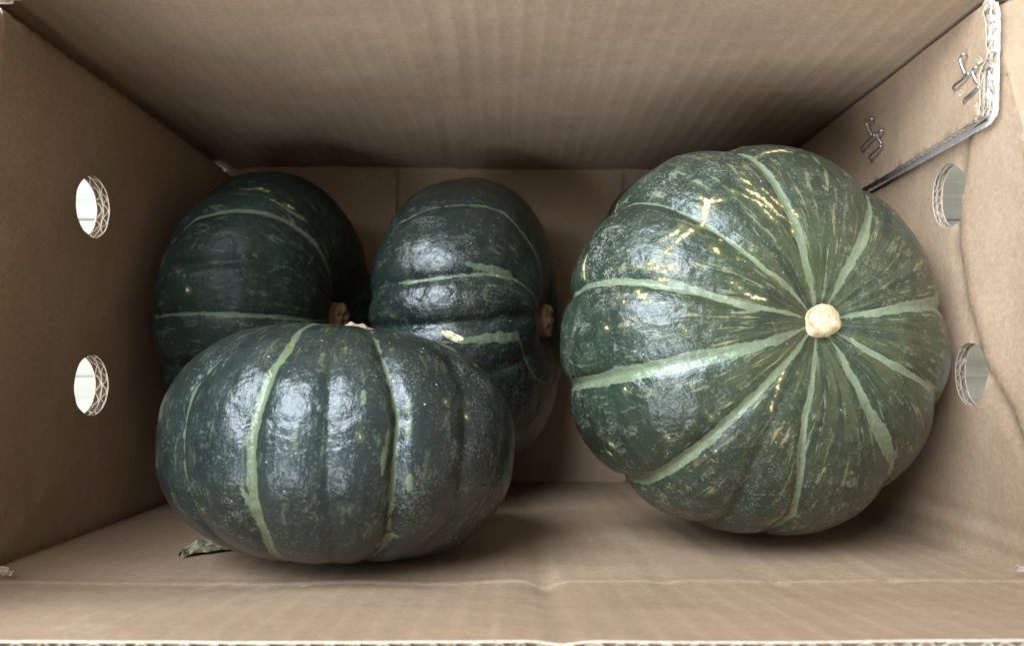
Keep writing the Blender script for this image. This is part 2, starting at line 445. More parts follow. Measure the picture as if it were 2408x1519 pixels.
# --- right wall with the split crease that runs through the vent holes
cr_pts = [sidepix(u, v, XR) for u, v in ((2296, 200), (2290, 270), (2262, 470), (2256, 560), (2275, 700), (2318, 850), (2360, 930), (2400, 1010))]
def crease_t(s):
    q = sorted(cr_pts, key=lambda p: p.x)
    if s <= q[0].x: return q[0].y + (s - q[0].x) * 0.8
    if s >= q[-1].x: return q[-1].y
    for a, b in zip(q, q[1:]):
        if a.x <= s <= b.x: return a.y + (b.y - a.y) * (s - a.x) / (b.x - a.x + 1e-9)
def P_right(s, t, n):
    b = 0.0016 * n2(s, t, 8, 11.0) + 0.0005 * n2(s, t, 34, 12.0)
    d = crease_t(s) - t + 0.0012 * n2(s, t, 70, 4)
    g = sstep(-0.06, -0.02, s) * sstep(0.135, 0.11, s)
    b += (0.0026 * sstep(-0.0015, 0.0035, d) * math.exp(-max(0, d) / 0.03) - 0.0012 * sgauss(d + 0.004, 0.003)) * (0.35 + 0.65 * g)
    b += -0.0011 * sgauss(s + 0.0645 - 0.05 * (t - 0.34), 0.0022) + 0.0008 * sgauss(s + 0.070, 0.0025) - 0.0009 * sgauss(s + 0.0745, 0.0018)
    b += 0.004 * sstep(0.352, 0.315, t) * -1 * sstep(-0.05, 0.02, s)
    return Vector((XR - b + n, s, CAM_Z - t))
hC = sidepix(2226, 461, XR); hD = sidepix(2280, 880, XR)
def clipped(c, rx, ry, seed):
    out = []
    for p in circle(c.x, c.y, rx, ry, 0.05, seed, 56):
        lim = crease_t(p.x) - 0.0012 + 0.0012 * n2(p.x, p.y, 220, seed)
        out.append(Vector((p.x, max(p.y, lim) if p.y < c.y else p.y)))
    return out
rim_r = lambda s: 0.3095 + (0.29 * (s - 0.104) if s > 0.104 else 0.05 * (s - 0.104))
rw = [(YB - 0.002, rim_r(YB)), (0.104, rim_r(0.104)), (YT + 0.002, rim_r(YT)), (YT + 0.002, 0.604), (YB - 0.002, 0.604)]
panel("wall_panel", P_right, rw, [clipped(hC, 0.0156, 0.0136, 8), clipped(hD, 0.0144, 0.0112, 15)], th=0.005, mat=CARD_PLAIN, res=0.004, flute=(0, 1), wave_axis=0)
# --- far wall (top of the picture): (s,t) = (X, depth)
def P_far(s, t, n):
    b = 0.0022 * n2(s, t, 6, 21.0) + 0.0006 * n2(s, t, 25, 22.0)
    rid = s - (-0.0325 - 0.045 * (t - 0.4) + 0.0012 * n2(t, 0, 30, 6))
    b += -0.0014 * sgauss(rid + 0.002, 0.0026) + 0.0010 * sgauss(rid - 0.004, 0.003)
    b += 0.0035 * sgauss(t - 0.47, 0.09) * sgauss(s + 0.03, 0.12) * -1
    return Vector((s, YT - b + n, CAM_Z - t))
panel("wall_panel", P_far, [(XL - 0.022, OPT), (XR + TH, OPT), (XR + TH, 0.604), (XL - 0.022, 0.604)], mat=CARD_STRIPE)
# --- near wall (bottom of the picture)
def cr_near(s): return 0.0009 * n2(s, 0, 22, 31) + 0.0016 * sgauss(s - 0.0145, 0.006)
def P_near(s, t, n):
    b = 0.0016 * n2(s, t, 7, 33.0) + 0.0005 * n2(s, t, 28, 34.0)
    b += -0.0014 * sgauss(s - 0.0145 + 0.02 * (t - 0.32), 0.0045) - 0.0008 * sgauss(s - 0.062, 0.004) * sstep(0.40, 0.33, t)
    b += -cr_near(s) * sstep(0.335, OPB, t) + 0.0011 * sgauss(t - OPB - 0.0025, 0.0022)
    b += -0.0008 * sgauss(s - 0.105 + 0.1 * (t - 0.3), 0.003) - 0.0007 * sgauss(s - 0.15 + 0.05 * (t - 0.3), 0.0025) + 0.0006 * sgauss(s + 0.11, 0.003)
    return Vector((s, YB + b - n, CAM_Z - t))
panel("wall_panel", P_near, [(XL - TH, OPB - 0.0006), (XR + TH, OPB - 0.0006), (XR + TH, 0.604), (XL - TH, 0.604)], mat=CARD_NEAR, res=0.0045)
# --- bottom: one long panel under two short flaps
def P_bot(dz, z0):
    def f(s, t, n):
        b = 0.0008 * n2(s, t, 10, z0)
        return Vector((s, t, CAM_Z - DB + dz + b - n))
    return f
panel("bottom_panel", P_bot(-0.0035, 41.0), [(XL - 0.003, YB - 0.003), (XR + 0.003, YB - 0.003), (XR + 0.003, YT + 0.003), (XL + 0.010, YT + 0.003), (XL + 0.007, YT - 0.0055), (XL - 0.003, YT - 0.0055)], th=0.006, mat=CARD_PLAIN, res=0.008)
xs1 = at(931, 480, DB - 0.001).x; xs2 = at(1461, 440, DB - 0.001).x
panel("bottom_flap", P_bot(0.0012, 43.0), [(XL + 0.010, YB + 0.002), (xs1, YB + 0.002), (xs1, YT - 0.0012), (XL + 0.010, YT - 0.0012)], th=0.0035, mat=CARD_PLAIN, res=0.008)
panel("bottom_flap", P_bot(0.0012, 44.0), [(xs2, YB + 0.002), (XR - 0.001, YB + 0.002), (XR - 0.001, YT - 0.0012), (xs2, YT - 0.0012)], th=0.0035, mat=CARD_PLAIN, res=0.008)

# --- closing flaps folded up round the rim; the near one leans in towards the camera
TILT = math.radians(6.5)
def P_nflap(s, t, n):                       # t = distance from the fold
    b = 0.0016 * n2(s, t, 9, 51.0) - 0.0010 * sgauss(s - 0.0145, 0.005) - 0.0012 * sgauss(t - 0.004, 0.003)
    cr = (P_near(s, OPB, 0.0).y - YB) * sstep(0.03, 0.0, t)
    y = YB + cr + math.sin(TILT) * t + math.cos(TILT) * (b * sstep(0, 0.02, t) - n)
    d = OPB - math.cos(TILT) * t + math.sin(TILT) * -n
    return Vector((s, y, CAM_Z - d))
FL = 0.0983
edge = [(x, FL - 0.0012 * (1 + n2(x, 0, 35, 3))) for x in np.linspace(-0.213, 0.208, 48)]
panel("closing_flap", P_nflap, [(-0.216, -0.0004), (0.211, -0.0004), (0.209, 0.085)] + [tuple(e) for e in edge[::-1]] + [(-0.2135, 0.085)], mat=CARD_NEAR, flute=((edge, (0, -1)),), lam=0.0082)
def flap_out(ang, make):
    ca, sa = math.cos(ang), math.sin(ang)
    return lambda s, t, n: make(s, sa * t + ca * n, ca * t - sa * n, 0.0012 * n2(s, t, 9, 60 + ang * 10))
lf = flap_out(math.radians(4), lambda s, o, up, b: Vector((P_left(s, OPL, 0.0).x - o + b * sstep(0, 0.02, up), s, CAM_Z - OPL + up)))
panel("closing_flap", lf, [(YB + 0.002, -0.0006), (YT - 0.001, -0.0006), (YT - 0.006, 0.155), (YB + 0.008, 0.155)], mat=CARD_LEFT, res=0.007)  # left flap made tall and upright to shade the back left squash
rf = flap_out(math.radians(30), lambda s, o, up, b: Vector((P_right(s, rim_r(s), 0.0).x + o - b * sstep(0, 0.02, up), s, CAM_Z - rim_r(s) + up)))
panel("closing_flap", rf, [(YB + 0.002, -0.0006), (YT - 0.002, -0.0006), (YT - 0.008, 0.10), (YB + 0.008, 0.10)], mat=CARD_PLAIN, res=0.005)
ff = flap_out(math.radians(62), lambda s, o, up, b: Vector((s, YT + o + b, CAM_Z - OPT + up)))
panel("closing_flap", ff, [(XL + 0.002, 0.0004), (XR - 0.002, 0.0004), (XR - 0.006, 0.11), (XL + 0.006, 0.11)], mat=CARD_STRIPE, res=0.008)

# --- corner flap of the far wall, folded in and stapled to the right wall
FTH = XR - XF - 0.0012
def P_sflap(s, t, n):
    b = 0.0010 * n2(s, t, 16, 71.0) + 0.0004 * n2(s, t, 50, 72.0)
    b += -0.0009 * sgauss(s - 0.137 + 0.05 * (t - 0.36), 0.0016) * sstep(0.39, 0.36, t)
    lean = 0.0025 * sstep(0.45, 0.33, t) * sstep(0.155, 0.115, s) + 0.004 * sstep(0.150, YT, s) * 0
    return Vector((XF - b - lean + n, s, CAM_Z - t))
def fp(u, v): return sidepix(u, v, XF)
low = [fp(u, v) for u, v in ((2038, 437), (2100, 402), (2160, 368), (2220, 334), (2272, 304))]
near_e = [fp(u, v) for u, v in ((2290, 290), (2313, 272), (2318, 240), (2313, 205), (2311, 175), (2318, 152), (2325, 138), (2319, 110), (2317, 80), (2313, 50), (2308, 28), (2316, 8))]
far_y = YT - 0.0040
outl = [Vector((far_y, 0.585)), Vector((low[0].x, 0.585))] + low + near_e + [Vector((far_y, near_e[-1].y - 0.001))]
sf = panel("stapled_flap", P_sflap, outl, th=FTH, mat=CARD_PLAIN, res=0.004, recess=0.0026, core=CARD_FLUTE,
           flute=(([Vector((low[0].x, 0.585))] + low, (1, 0)), (near_e, (0, 1))), lam=0.0042, wave_axis=1)
# white outer liner of that flap, left standing proud of the cut edge
def ribbon(name, rows, mat, parent, th=0.0006, ndir=Vector((1, 0, 0))):
    V, Fc = [], []
    m = len(rows)
    for k_ in (0, 1):
        for a, b in rows: V += [a + ndir * th * k_, b + ndir * th * k_]
    o_ = 2 * m
    for i in range(m - 1):
        q = [2 * i, 2 * i + 1, 2 * i + 3, 2 * i + 2]
        Fc += [q, [x + o_ for x in q[::-1]], [2 * i, 2 * i + 2, 2 * i + 2 + o_, 2 * i + o_], [2 * i + 1, 2 * i + 1 + o_, 2 * i + 3 + o_, 2 * i + 3]]
    Fc += [[0, o_, o_ + 1, 1], [2 * m - 2, 2 * m - 1, o_ + 2 * m - 1, o_ + 2 * m - 2]]
    me = bpy.data.meshes.new(name); me.from_pydata([tuple(v) for v in V], [], Fc); me.update()
    return link(name, me, parent, (mat,))
LX = XR - 0.0020
path = [(2036, 446), (2110, 405), (2170, 372), (2230, 339), (2285, 308), (2322, 288), (2340, 272), (2344, 255), (2345, 200), (2346, 150), (2347, 100), (2348, 60), (2347, 30), (2342, 6)]
rows = []
for i, (u, v) in enumerate(path):
    pb = at_x(u + 4, v + 6, LX - 0.0003) if i < 6 else at_x(u + 2, v, LX)
    pa = at_x(u - 1, v - 3, LX) if i < 6 else at_x(u - 18, v - 4, LX)
    rows.append((pa, pb))
rr = []
for a, b in zip(rows, rows[1:]):
    for j in range(6):
        f = j / 6; w = 0.0004 * n2(f + a[0].z * 90, a[0].y * 90, 3.0)
        rr.append((a[0].lerp(b[0], f), a[1].lerp(b[1], f) + Vector((0, w, w))))
rr.append(rows[-1])
ribbon("outer_liner", rr, WHITE_LINER, sf)
# shreds of torn medium along the ragged end
rs = random.Random(5)
for i in range(11):
    v = 14 + i * 24 + rs.uniform(-6, 6); u0 = 2326 + rs.uniform(-8, 6)
    a = at_x(u0, v, XF + 0.0012); b = at_x(u0 + rs.uniform(6, 14), v + rs.uniform(4, 18), LX - 0.0006)
    d = Vector((rs.uniform(-.001, .001), 0.0022 + rs.uniform(0, .003), rs.uniform(-.0015, .002)))
    m_ = a.lerp(b, 0.5) + Vector((-0.0008, rs.uniform(-.001, .001), rs.uniform(-.001, .001)))
    ribbon("torn_paper", [(a, a + d), (m_, m_ + d * 0.9), (b, b + d * 0.6)], TORN if i % 2 else CARD_EDGE, sf, 0.0004)

# wire staples
def tube_mesh(name, polylines, r, sides=8, sub=6):
    V, Fc = [], []
    for pl in polylines:
        pts = []
        n = len(pl)
        for i in range(n - 1):
            p0, p1, p2, p3 = pl[max(i - 1, 0)], pl[i], pl[i + 1], pl[min(i + 2, n - 1)]
            for j in range(sub):
                t = j / sub
                pts.append(0.5 * ((2 * p1) + (p2 - p0) * t + (2 * p0 - 5 * p1 + 4 * p2 - p3) * t * t + (3 * p1 - p0 - 3 * p2 + p3) * t ** 3))
        pts.append(pl[-1])
        base = len(V); up = Vector((0.3, 0.5, 0.8))
        for i, p in enumerate(pts):
            d = (pts[min(i + 1, len(pts) - 1)] - pts[max(i - 1, 0)]).normalized()
            a = d.cross(up).normalized(); b = d.cross(a)
            for s in range(sides):
                an = 2 * math.pi * s / sides
                V.append(p + (a * math.cos(an) + b * math.sin(an)) * (r if not callable(r) else r(i / (len(pts) - 1))))
        for i in range(len(pts) - 1):
            for s in range(sides):
                s2 = (s + 1) % sides
                Fc.append((base + i * sides + s, base + i * sides + s2, base + (i + 1) * sides + s2, base + (i + 1) * sides + s))
        Fc.append(tuple(base + s for s in range(sides))[::-1]); Fc.append(tuple(base + (len(pts) - 1) * sides + s for s in range(sides)))
    me = bpy.data.meshes.new(name); me.from_pydata([tuple(v) for v in V], [], Fc)
    for p in me.polygons: p.use_smooth = True
    me.update(); return me
def wire(pixs, lifts):
    return [at_x(u, v, XF - 0.0022 - l) for (u, v), l in zip(pixs, lifts)]
ST = [
    ([(2275, 130), (2267, 127), (2258, 139), (2262, 158), (2269, 174)], [(2279, 173), (2264, 187), (2247, 200), (2242, 208), (2250, 215)]),
    ([(2303, 162), (2296, 158), (2287, 168), (2290, 181), (2298, 196)], [(2302, 205), (2287, 219), (2271, 232), (2268, 241), (2276, 246)]),
    ([(2056, 284), (2050, 280), (2039, 289), (2042, 304), (2050, 318)], [(2057, 318), (2042, 330), (2030, 342), (2026, 350), (2031, 358)]),
    ([(2079, 311), (2073, 307), (2062, 317), (2066, 328), (2073, 338)], [(2072, 343), (2058, 356), (2047, 367), (2045, 374), (2051, 380)]),
]
for a, b in ST:
    me = tube_mesh("staple", [wire(a, (-0.002, 0.0008, 0.0012, 0.0009, 0.0)), wire(b, (0.0004, 0.0010, 0.0013, 0.0008, -0.003))], 0.00066)
    link("staple", me, sf, (STEEL,))
# paper dents and torn bits beside the staples
for (u, v, w, h) in ((2303, 142, 8, 11), (2258, 219, 8, 8), (2296, 262, 8, 22)):
    a = at_x(u - w, v - h * 0.2, XF - 0.0024); b = at_x(u, v - h, XF - 0.0032); c = at_x(u + w, v + h * 0.3, XF - 0.0020); d = at_x(u - w * 0.3, v + h, XF - 0.0022)
    ribbon("torn_paper", [(a, b), (a.lerp(d, .5), b.lerp(c, .5)), (d, c)], CARD_EDGE, sf, 0.0003)
# frayed corners of the rim
for (u, v, D, s) in ((18, 2, 0.326, 1.0), (36, -2, 0.325, 0.8), (94, 4, 0.330, 0.6), (4, 1342, 0.312, 0.9), (16, 1350, 0.308, 0.6), (2400, 1340, 0.312, 0.6)):
    c = at(u, v, D)
    rws = []
    for i in range(4):
        ww = 0.0022 * s
        rws.append((c + Vector((-0.003 + 0.002 * i, -ww + 0.001 * rs.random(), 0.001 * rs.random())) * s, c + Vector((-0.003 + 0.002 * i, ww * (1 - 0.25 * i) + 0.001 * rs.random(), 0.002 * rs.random()))))
    ribbon("torn_paper", rws, CARD_EDGE, box, 0.0005, Vector((0.2, 0.3, -0.9)))

# ------------------------------------------------------------------ squashes
def wrap(a): return (a + np.pi) % (2 * np.pi) - np.pi

def profile(t, R, Hh, p, dip_t, dip_b, wt):
    st, ct = np.sin(t), np.cos(t)
    r = R * np.abs(st) ** p
    z = Hh * np.sign(ct) * np.abs(ct) ** p
    z = z - np.where(ct > 0, dip_t, -dip_b) * np.exp(-(r / (wt * R)) ** 2)
    return r, z

class Squash:
    def __init__(s, center, axis, R, asp, p=0.86, dip=(0.10, 0.08), wt=0.30):
        s.c, s.R, s.asp, s.p, s.dip, s.wt = Vector(center), R, asp, p, dip, wt
        s.set_axis(axis)
    def set_axis(s, a):
        s.a = Vector(a).normalized()
        ref = Vector((0, 0, 1)) if abs(s.a.z) < 0.8 else Vector((0, 1, 0))
        s.e1 = (ref - s.a * ref.dot(s.a)).normalized(); s.e2 = s.a.cross(s.e1)
    def frame(s): return np.array([s.e1, s.e2, s.a])
    def base(s, t, az):
        r, z = profile(t, s.R, s.R * s.asp, s.p, s.R * s.dip[0], s.R * s.dip[1], s.wt)
        loc = np.stack([r * np.cos(az), r * np.sin(az), z], -1)
        return loc
    def grid(s, nt, na):
        t = (np.arange(nt) + 0.5) / nt * np.pi; az = np.arange(na) / na * 2 * np.pi
        return np.meshgrid(t, az, indexing='ij')
    def world(s, loc): return loc.reshape(-1, 3) @ s.frame() + np.array(s.c)
    def fit(s, bbox, D, apex=None, iso=False, it=12):
        u0, u1, v0, v1 = bbox
        cu, cv = (u0 + u1) / 2, (v0 + v1) / 2
        s.c = at(cu, cv, D)
        T, A = s.grid(48, 96)
        for _ in range(it):
            if apex is not None:
                r = ray(*apex).normalized(); o = Vector((0, 0, CAM_Z)) - s.c
                hh = s.R * (s.asp - s.dip[0])
                b = o.dot(r); c = o.dot(o) - hh * hh; disc = b * b - c
                k_ = -b - math.sqrt(disc) if disc > 0 else -b
                s.set_axis(o + r * k_)
            q = project(s.world(s.base(T, A)))
            m0, m1 = q.min(0), q.max(0)
            su, sv = (u1 - u0) / (m1[0] - m0[0]), (v1 - v0) / (m1[1] - m0[1])
            if iso: s.R *= math.sqrt(su * sv)
            else:
                # which image direction does the axis mostly follow?
                ax = ROT.transposed() @ s.a
                if abs(ax.x) > abs(ax.y): s.R *= sv; s.asp *= su / sv
                else: s.R *= su; s.asp *= sv / su
            cu += (u0 + u1) / 2 - (m0[0] + m1[0]) / 2; cv += (v0 + v1) / 2 - (m0[1] + m1[1]) / 2
            s.c = at(cu, cv, D)
        return s
    def pick(s, pix):
        """surface coordinates (polar, azimuth) seen at photo points"""
        if not hasattr(s, '_pk'):
            T, A = s.grid(240, 480)
            loc = s.base(T, A); w = s.world(loc).reshape(*T.shape, 3)
            du = np.gradient(w, axis=0); dv = np.roll(w, -1, 1) - np.roll(w, 1, 1)
            n = np.cross(du, dv); view = np.array([0, 0, CAM_Z]) - w
            cen = w - np.array(s.c); n *= np.sign((n * cen).sum(-1))[..., None]
            vis = (n * view).sum(-1) > 0
            s._pk = (project(w.reshape(-1, 3)), vis.ravel(), T.ravel(), A.ravel(), np.linalg.norm(view, axis=-1).ravel())
        q, vis, T, A, dist = s._pk
        out = []
        for (u, v) in pix:
            d = (q[:, 0] - u) ** 2 + (q[:, 1] - v) ** 2 + np.where(vis, 0, 1e9)
            i = int(d.argmin()); out.append((T[i], A[i], dist[i]))
        return out

def interp_curve(pts, T):
    """pts: list of (t, az); returns az(T) with flat extension"""
    p = sorted(pts); ts = np.array([x[0] for x in p]); az = np.unwrap(np.array([x[1] for x in p]))
    return np.interp(T, ts, az)

def build_squash(obj_name, sq, skin, stripes, label, grooves=(), scars=(), dusty=(), nt=230, na=460, lobe=0.035, groove=0.016, seed=0, stem=None, base_pt=None):
    """stripes: (pixels, half widths in photo px, raggedness, groove factor) ; grooves: same without colour"""
    T, A = sq.grid(nt, na)
    R = sq.R
    curves = []
    for st in stripes:
        if st[0] == 'az':                                   # side away from the camera
            curves.append((lambda TT, a=st[1]: np.full_like(TT, a), lambda TT, w=st[2]: np.full_like(TT, w), st[3], st[4], True))
        else:
            pk = sq.pick(st[0]); pts = [(p[0], p[1]) for p in pk]
            ws = st[1] if hasattr(st[1], '__len__') else [st[1]] * len(pk)
            wm = sorted((p[0], w * p[2] / F * 1000) for p, w in zip(pk, ws))
            if st[3] == 0: wm = [(wm[0][0] - 0.12, -6.0)] + wm + [(wm[-1][0] + 0.12, -6.0)]
            curves.append((lambda TT, p_=pts: interp_curve(p_, TT), lambda TT, w_=wm: np.interp(TT, [x[0] for x in w_], [x[1] for x in w_]), st[2], st[3], True))
    for g in grooves:
        if g[0] == 'az': curves.append((lambda TT, a=g[1]: np.full_like(TT, a), None, 0, g[2], False))
        else:
            pts = [(p[0], p[1]) for p in sq.pick(g[0])]
            curves.append((lambda TT, p_=pts: interp_curve(p_, TT), None, 0, g[1], False))
    r0, z0 = profile(T, R, R * sq.asp, sq.p, R * sq.dip[0], R * sq.dip[1], sq.wt)
    # ribs: lobes between neighbouring groove lines
    grow = [c for c in curves if c[3] > 0]
    G = np.stack([c[0](T[:, 0]) for c in grow], 1) % (2 * np.pi)        # nt x k
    order = np.sort(G, 1)
    bul = np.zeros_like(T)
    for i in range(nt):
        g = order[i]; gg = np.concatenate([[g[-1] - 2 * np.pi], g, [g[0] + 2 * np.pi]])
        idx = np.clip(np.searchsorted(gg, A[i], side='right') - 1, 0, len(gg) - 2)
        q = (A[i] - gg[idx]) / np.maximum(gg[idx + 1] - gg[idx], 1e-3)
        wd = np.clip((gg[idx + 1] - gg[idx]) / 0.65, 0.15, 1.3)
        bul[i] = (1 - np.abs(2 * q - 1) ** 2.3) * wd
    wt_ = np.clip(np.sin(T), 0, 1) ** 0.7 * np.clip((T) / 0.5, 0, 1)
    fac = 1 - lobe + lobe * bul
    for c in grow:
        d = wrap(A - c[0](T)) * np.maximum(r0, 0.004)
        fac = fac - groove * c[3] * np.exp(-(d / 0.0030) ** 2) - groove * 0.5 * c[3] * np.exp(-(d / 0.0075) ** 2)
    fac = 1 + (fac - 1) * wt_
    loc = np.stack([r0 * fac * np.cos(A), r0 * fac * np.sin(A), z0 * (1 + (fac - 1) * 0.8)], -1)
    L = loc.reshape(-1, 3)
    nn = np.array([noise.noise(Vector((x * 16 + seed, y * 16, z * 16))) * 0.0020 + noise.noise(Vector((x * 60, y * 60 + seed, z * 60))) * 0.0006 + noise.noise(Vector((x * 170, y * 170 + seed, z * 170))) * 0.00022 for x, y, z in L])
    dirn = L / np.maximum(np.linalg.norm(L, axis=1), 1e-6)[:, None]
    L = L + dirn * nn[:, None] * (R / 0.09)
    Wd = L @ sq.frame()                                       # offsets in world axes
    # fields
    stripe = np.full(T.shape, -40.0); rag = np.full(T.shape, 0.5)
    for c in curves:
        if not c[4]: continue
        d = np.abs(wrap(A - c[0](T))) * np.maximum(r0, 0.0015) * 1000
        w = c[1](T) * 0.78 * np.clip(r0 / (0.18 * R), 0.40, 1.0) - d
        m = w > stripe
        stripe = np.where(m, w, stripe); rag = np.where(m, c[2], rag)
    stripe = np.maximum(stripe, -8.0)
    Wf = Wd + np.array(sq.c)
    scar = np.full(len(Wf), -9.0)
    def seg(PX, width):
        pk = sq.pick(PX); best = np.full(len(Wf), -9.0)
        P3 = []
        for p in pk:
            i = int(np.clip(p[0] / np.pi * nt - 0.5, 0, nt - 1)); j = int(round(p[1] / (2 * np.pi) * na)) % na
            P3.append(Wf[i * na + j])
        m = len(P3)
        for i in range(m - 1):
            a, b = P3[i], P3[i + 1]; ab = b - a
            tt = np.clip(((Wf - a) @ ab) / (ab @ ab + 1e-12), 0, 1)
            d = np.linalg.norm(Wf - (a + tt[:, None] * ab), axis=1) * 1000
            f = (i + tt) / (m - 1)
            w = width * pk[0][2] / F * 1000 * (0.35 + 0.65 * np.sin(np.pi * np.clip(f, 0.05, 0.95)))
            best = np.maximum(best, w - d)
        return best
    for PX, width in scars: scar = np.maximum(scar, seg(PX, width))
    scar = np.maximum(scar, -6)
    dust = np.zeros(len(Wf))
    for (u, v, rad, am) in dusty:
        pk = sq.pick([(u, v)])[0]
        i = int(np.clip(pk[0] / np.pi * nt - 0.5, 0, nt - 1)); j = int(round(pk[1] / (2 * np.pi) * na)) % na
        d = np.linalg.norm(Wf - Wf[i * na + j], axis=1)
        dust = np.maximum(dust, am * np.exp(-(d / (rad * pk[2] / F)) ** 2))
    # mesh (thing at its lowest point)
    root = empty(obj_name, tuple(sq.c), label, "squash", "dark green squashes in the box")
    V = np.concatenate([Wd, [np.array(sq.a) * (z0[0, 0])], [np.array(sq.a) * (z0[-1, 0])]])
    idx = np.arange(nt * na).reshape(nt, na)
    a_ = idx[:-1]; b_ = idx[1:]
    quads = np.stack([a_, b_, np.roll(b_, -1, 1), np.roll(a_, -1, 1)], -1).reshape(-1, 4)
    Fc = quads.tolist()
    for j in range(na):
        Fc.append((nt * na, idx[0, j], idx[0, (j + 1) % na])); Fc.append((nt * na + 1, idx[-1, (j + 1) % na], idx[-1, j]))
    me = bpy.data.meshes.new("skin"); me.from_pydata(V.tolist(), [], Fc)
    def fat(name, arr, ends):
        at_ = me.attributes.new(name, 'FLOAT', 'POINT')
        at_.data.foreach_set('value', np.concatenate([arr.ravel(), ends]).astype(np.float32))
    fat('stripe', stripe, [-1, -1]); fat('ragged', rag, [0.3, 0.3]); fat('scar', scar, [-6, -6]); fat('dusty', dust, [0, 0])
    sk = me.attributes.new('sk', 'FLOAT_VECTOR', 'POINT')
    S = np.stack([np.cos(A), np.sin(A), T], -1).reshape(-1, 3)
    S = np.concatenate([S, [[0, 0, 0]], [[0, 0, np.pi]]])
    sk.data.foreach_set('vector', S.astype(np.float32).ravel())
    me.polygons.foreach_set('use_smooth', [True] * len(me.polygons)); me.update()
    o = link("skin", me, root, (skin,))
    if stem: stem(root, sq, z0[0, 0])
    return root

def knob(root, sq, z, mat, r=0.0075, h=0.009, prof=None, seed=1, tilt=(0, 0), sink=0.002, lump=0.0016):
    """corky stem stub standing in the dimple"""
    prof = prof or [(1.25, -0.2), (1.12, 0.05), (0.98, 0.25), (0.95, 0.5), (0.99, 0.72), (0.93, 0.9), (0.72, 1.0), (0.4, 1.04), (0.15, 1.03)]
    na = 56; V, Fc = [], []
    # densify
    pr = []
    for (a, b), (c, d) in zip(prof, prof[1:]):
        for j in range(4): pr.append((a + (c - a) * j / 4, b + (d - b) * j / 4))
    pr.append(prof[-1])
    for i, (rr_, zz) in enumerate(pr):
        for j in range(na):
            an = 2 * math.pi * j / na
            x, y, zc = rr_ * r * math.cos(an), rr_ * r * math.sin(an), zz * h
            k_ = 1 + 0.09 * noise.noise(Vector((math.cos(an) * 1.4 + seed, math.sin(an) * 1.4, zz * 1.5)))
            k_ += 0.05 * noise.noise(Vector((math.cos(an) * 5, math.sin(an) * 5 + seed, zz * 4)))
            x *= k_; y *= k_
            zc += lump * noise.noise(Vector((x * 220 + seed, y * 220, 0.5)))
            p = sq.e1 * (x + tilt[0] * zz * r) + sq.e2 * (y + tilt[1] * zz * r) + sq.a * (z - sink + zc)
            V.append(p)
    m = len(pr)
    for i in range(m - 1):
        for j in range(na): Fc.append((i * na + j, i * na + (j + 1) % na, (i + 1) * na + (j + 1) % na, (i + 1) * na + j))
    Fc.append(tuple((m - 1) * na + j for j in range(na)))
    me = bpy.data.meshes.new("stem"); me.from_pydata([tuple(v) for v in V], [], Fc)
    for p in me.polygons: p.use_smooth = True
    me.update()
    return link("stem", me, root, (mat,))

# --- right squash, stem towards the camera
STEM_TAN = mat_stem("dry_stem_tan")
STEM_BROWN = mat_stem("dry_stem_brown", (0.22, 0.13, 0.065), (0.32, 0.20, 0.105), (0.12, 0.07, 0.035))
sqR = Squash((0, 0, 0), (0, 0, 1), 0.093, 0.70, p=0.88, dip=(0.12, 0.08), wt=0.26).fit((1300, 2250, 350, 1262), 0.368, apex=(1926, 757), iso=True)
skinR = mat_skin("squash_skin_mossy", dark=(0.0135, 0.0225, 0.0145), lite=(0.034, 0.048, 0.031), stripe=(0.165, 0.20, 0.12), seed=0.0, mottle=1.25)
R_st = [
    ([(1985, 745), (2060, 735), (2130, 722), (2200, 712), (2222, 722)], [5, 11, 15, 17, 26], 0.36, 0.7),
    ([(1958, 700), (1990, 640), (2030, 570), (2050, 520), (2055, 480)], [6, 13, 16, 14, 10], 0.4, 0.8),
    ([(1912, 690), (1895, 610), (1872, 520), (1835, 440), (1790, 375)], [8, 14, 15, 15, 13], 0.38, 1.0),
    ([(1890, 715), (1800, 630), (1715, 560), (1640, 510), (1545, 470)], [6, 9, 8, 6, 5], 0.3, 0.9),
    ([(1875, 742), (1770, 720), (1640, 682), (1500, 660), (1370, 665)], [6, 12, 13, 14, 10], 0.38, 1.0),
    ([(1880, 778), (1770, 815), (1640, 845), (1480, 880), (1335, 907)], [6, 18, 26, 24, 18], 0.40, 1.0),
    ([(1895, 795), (1830, 880), (1740, 970), (1630, 1070), (1500, 1142)], [6, 12, 14, 20, 20], 0.40, 1.1),
    ([(1921, 805), (1915, 880), (1898, 980), (1893, 1100), (1868, 1225)], [6, 8, 13, 10, 12], 0.28, 1.1),
    ([(1955, 795), (1995, 870), (2050, 965), (2095, 1050), (2115, 1100)], [6, 11, 15, 26, 14], 0.4, 0.9),
    ([(1975, 785), (2040, 825), (2110, 862), (2170, 895), (2205, 918)], [5, 9, 11, 10, 9], 0.3, 0.8),
    ([(1936, 690), (1944, 620), (1952, 545)], [2.0, 3.0, 1.0], 0.5, 0.0),
    ([(2014, 600), (2040, 560), (2055, 530)], [2, 6, 3], 0.4, 0.0),
    ([(1920, 980), (1885, 1040), (1880, 1120)], [1, 5, 3], 0.5, 0.0),
    ([(1945, 450), (1942, 420), (1938, 400)], [4, 5, 3], 0.4, 0.0),
]
R_gr = [([(1905, 800), (1870, 880), (1812, 1010), (1760, 1130), (1715, 1235)], 0.8)]
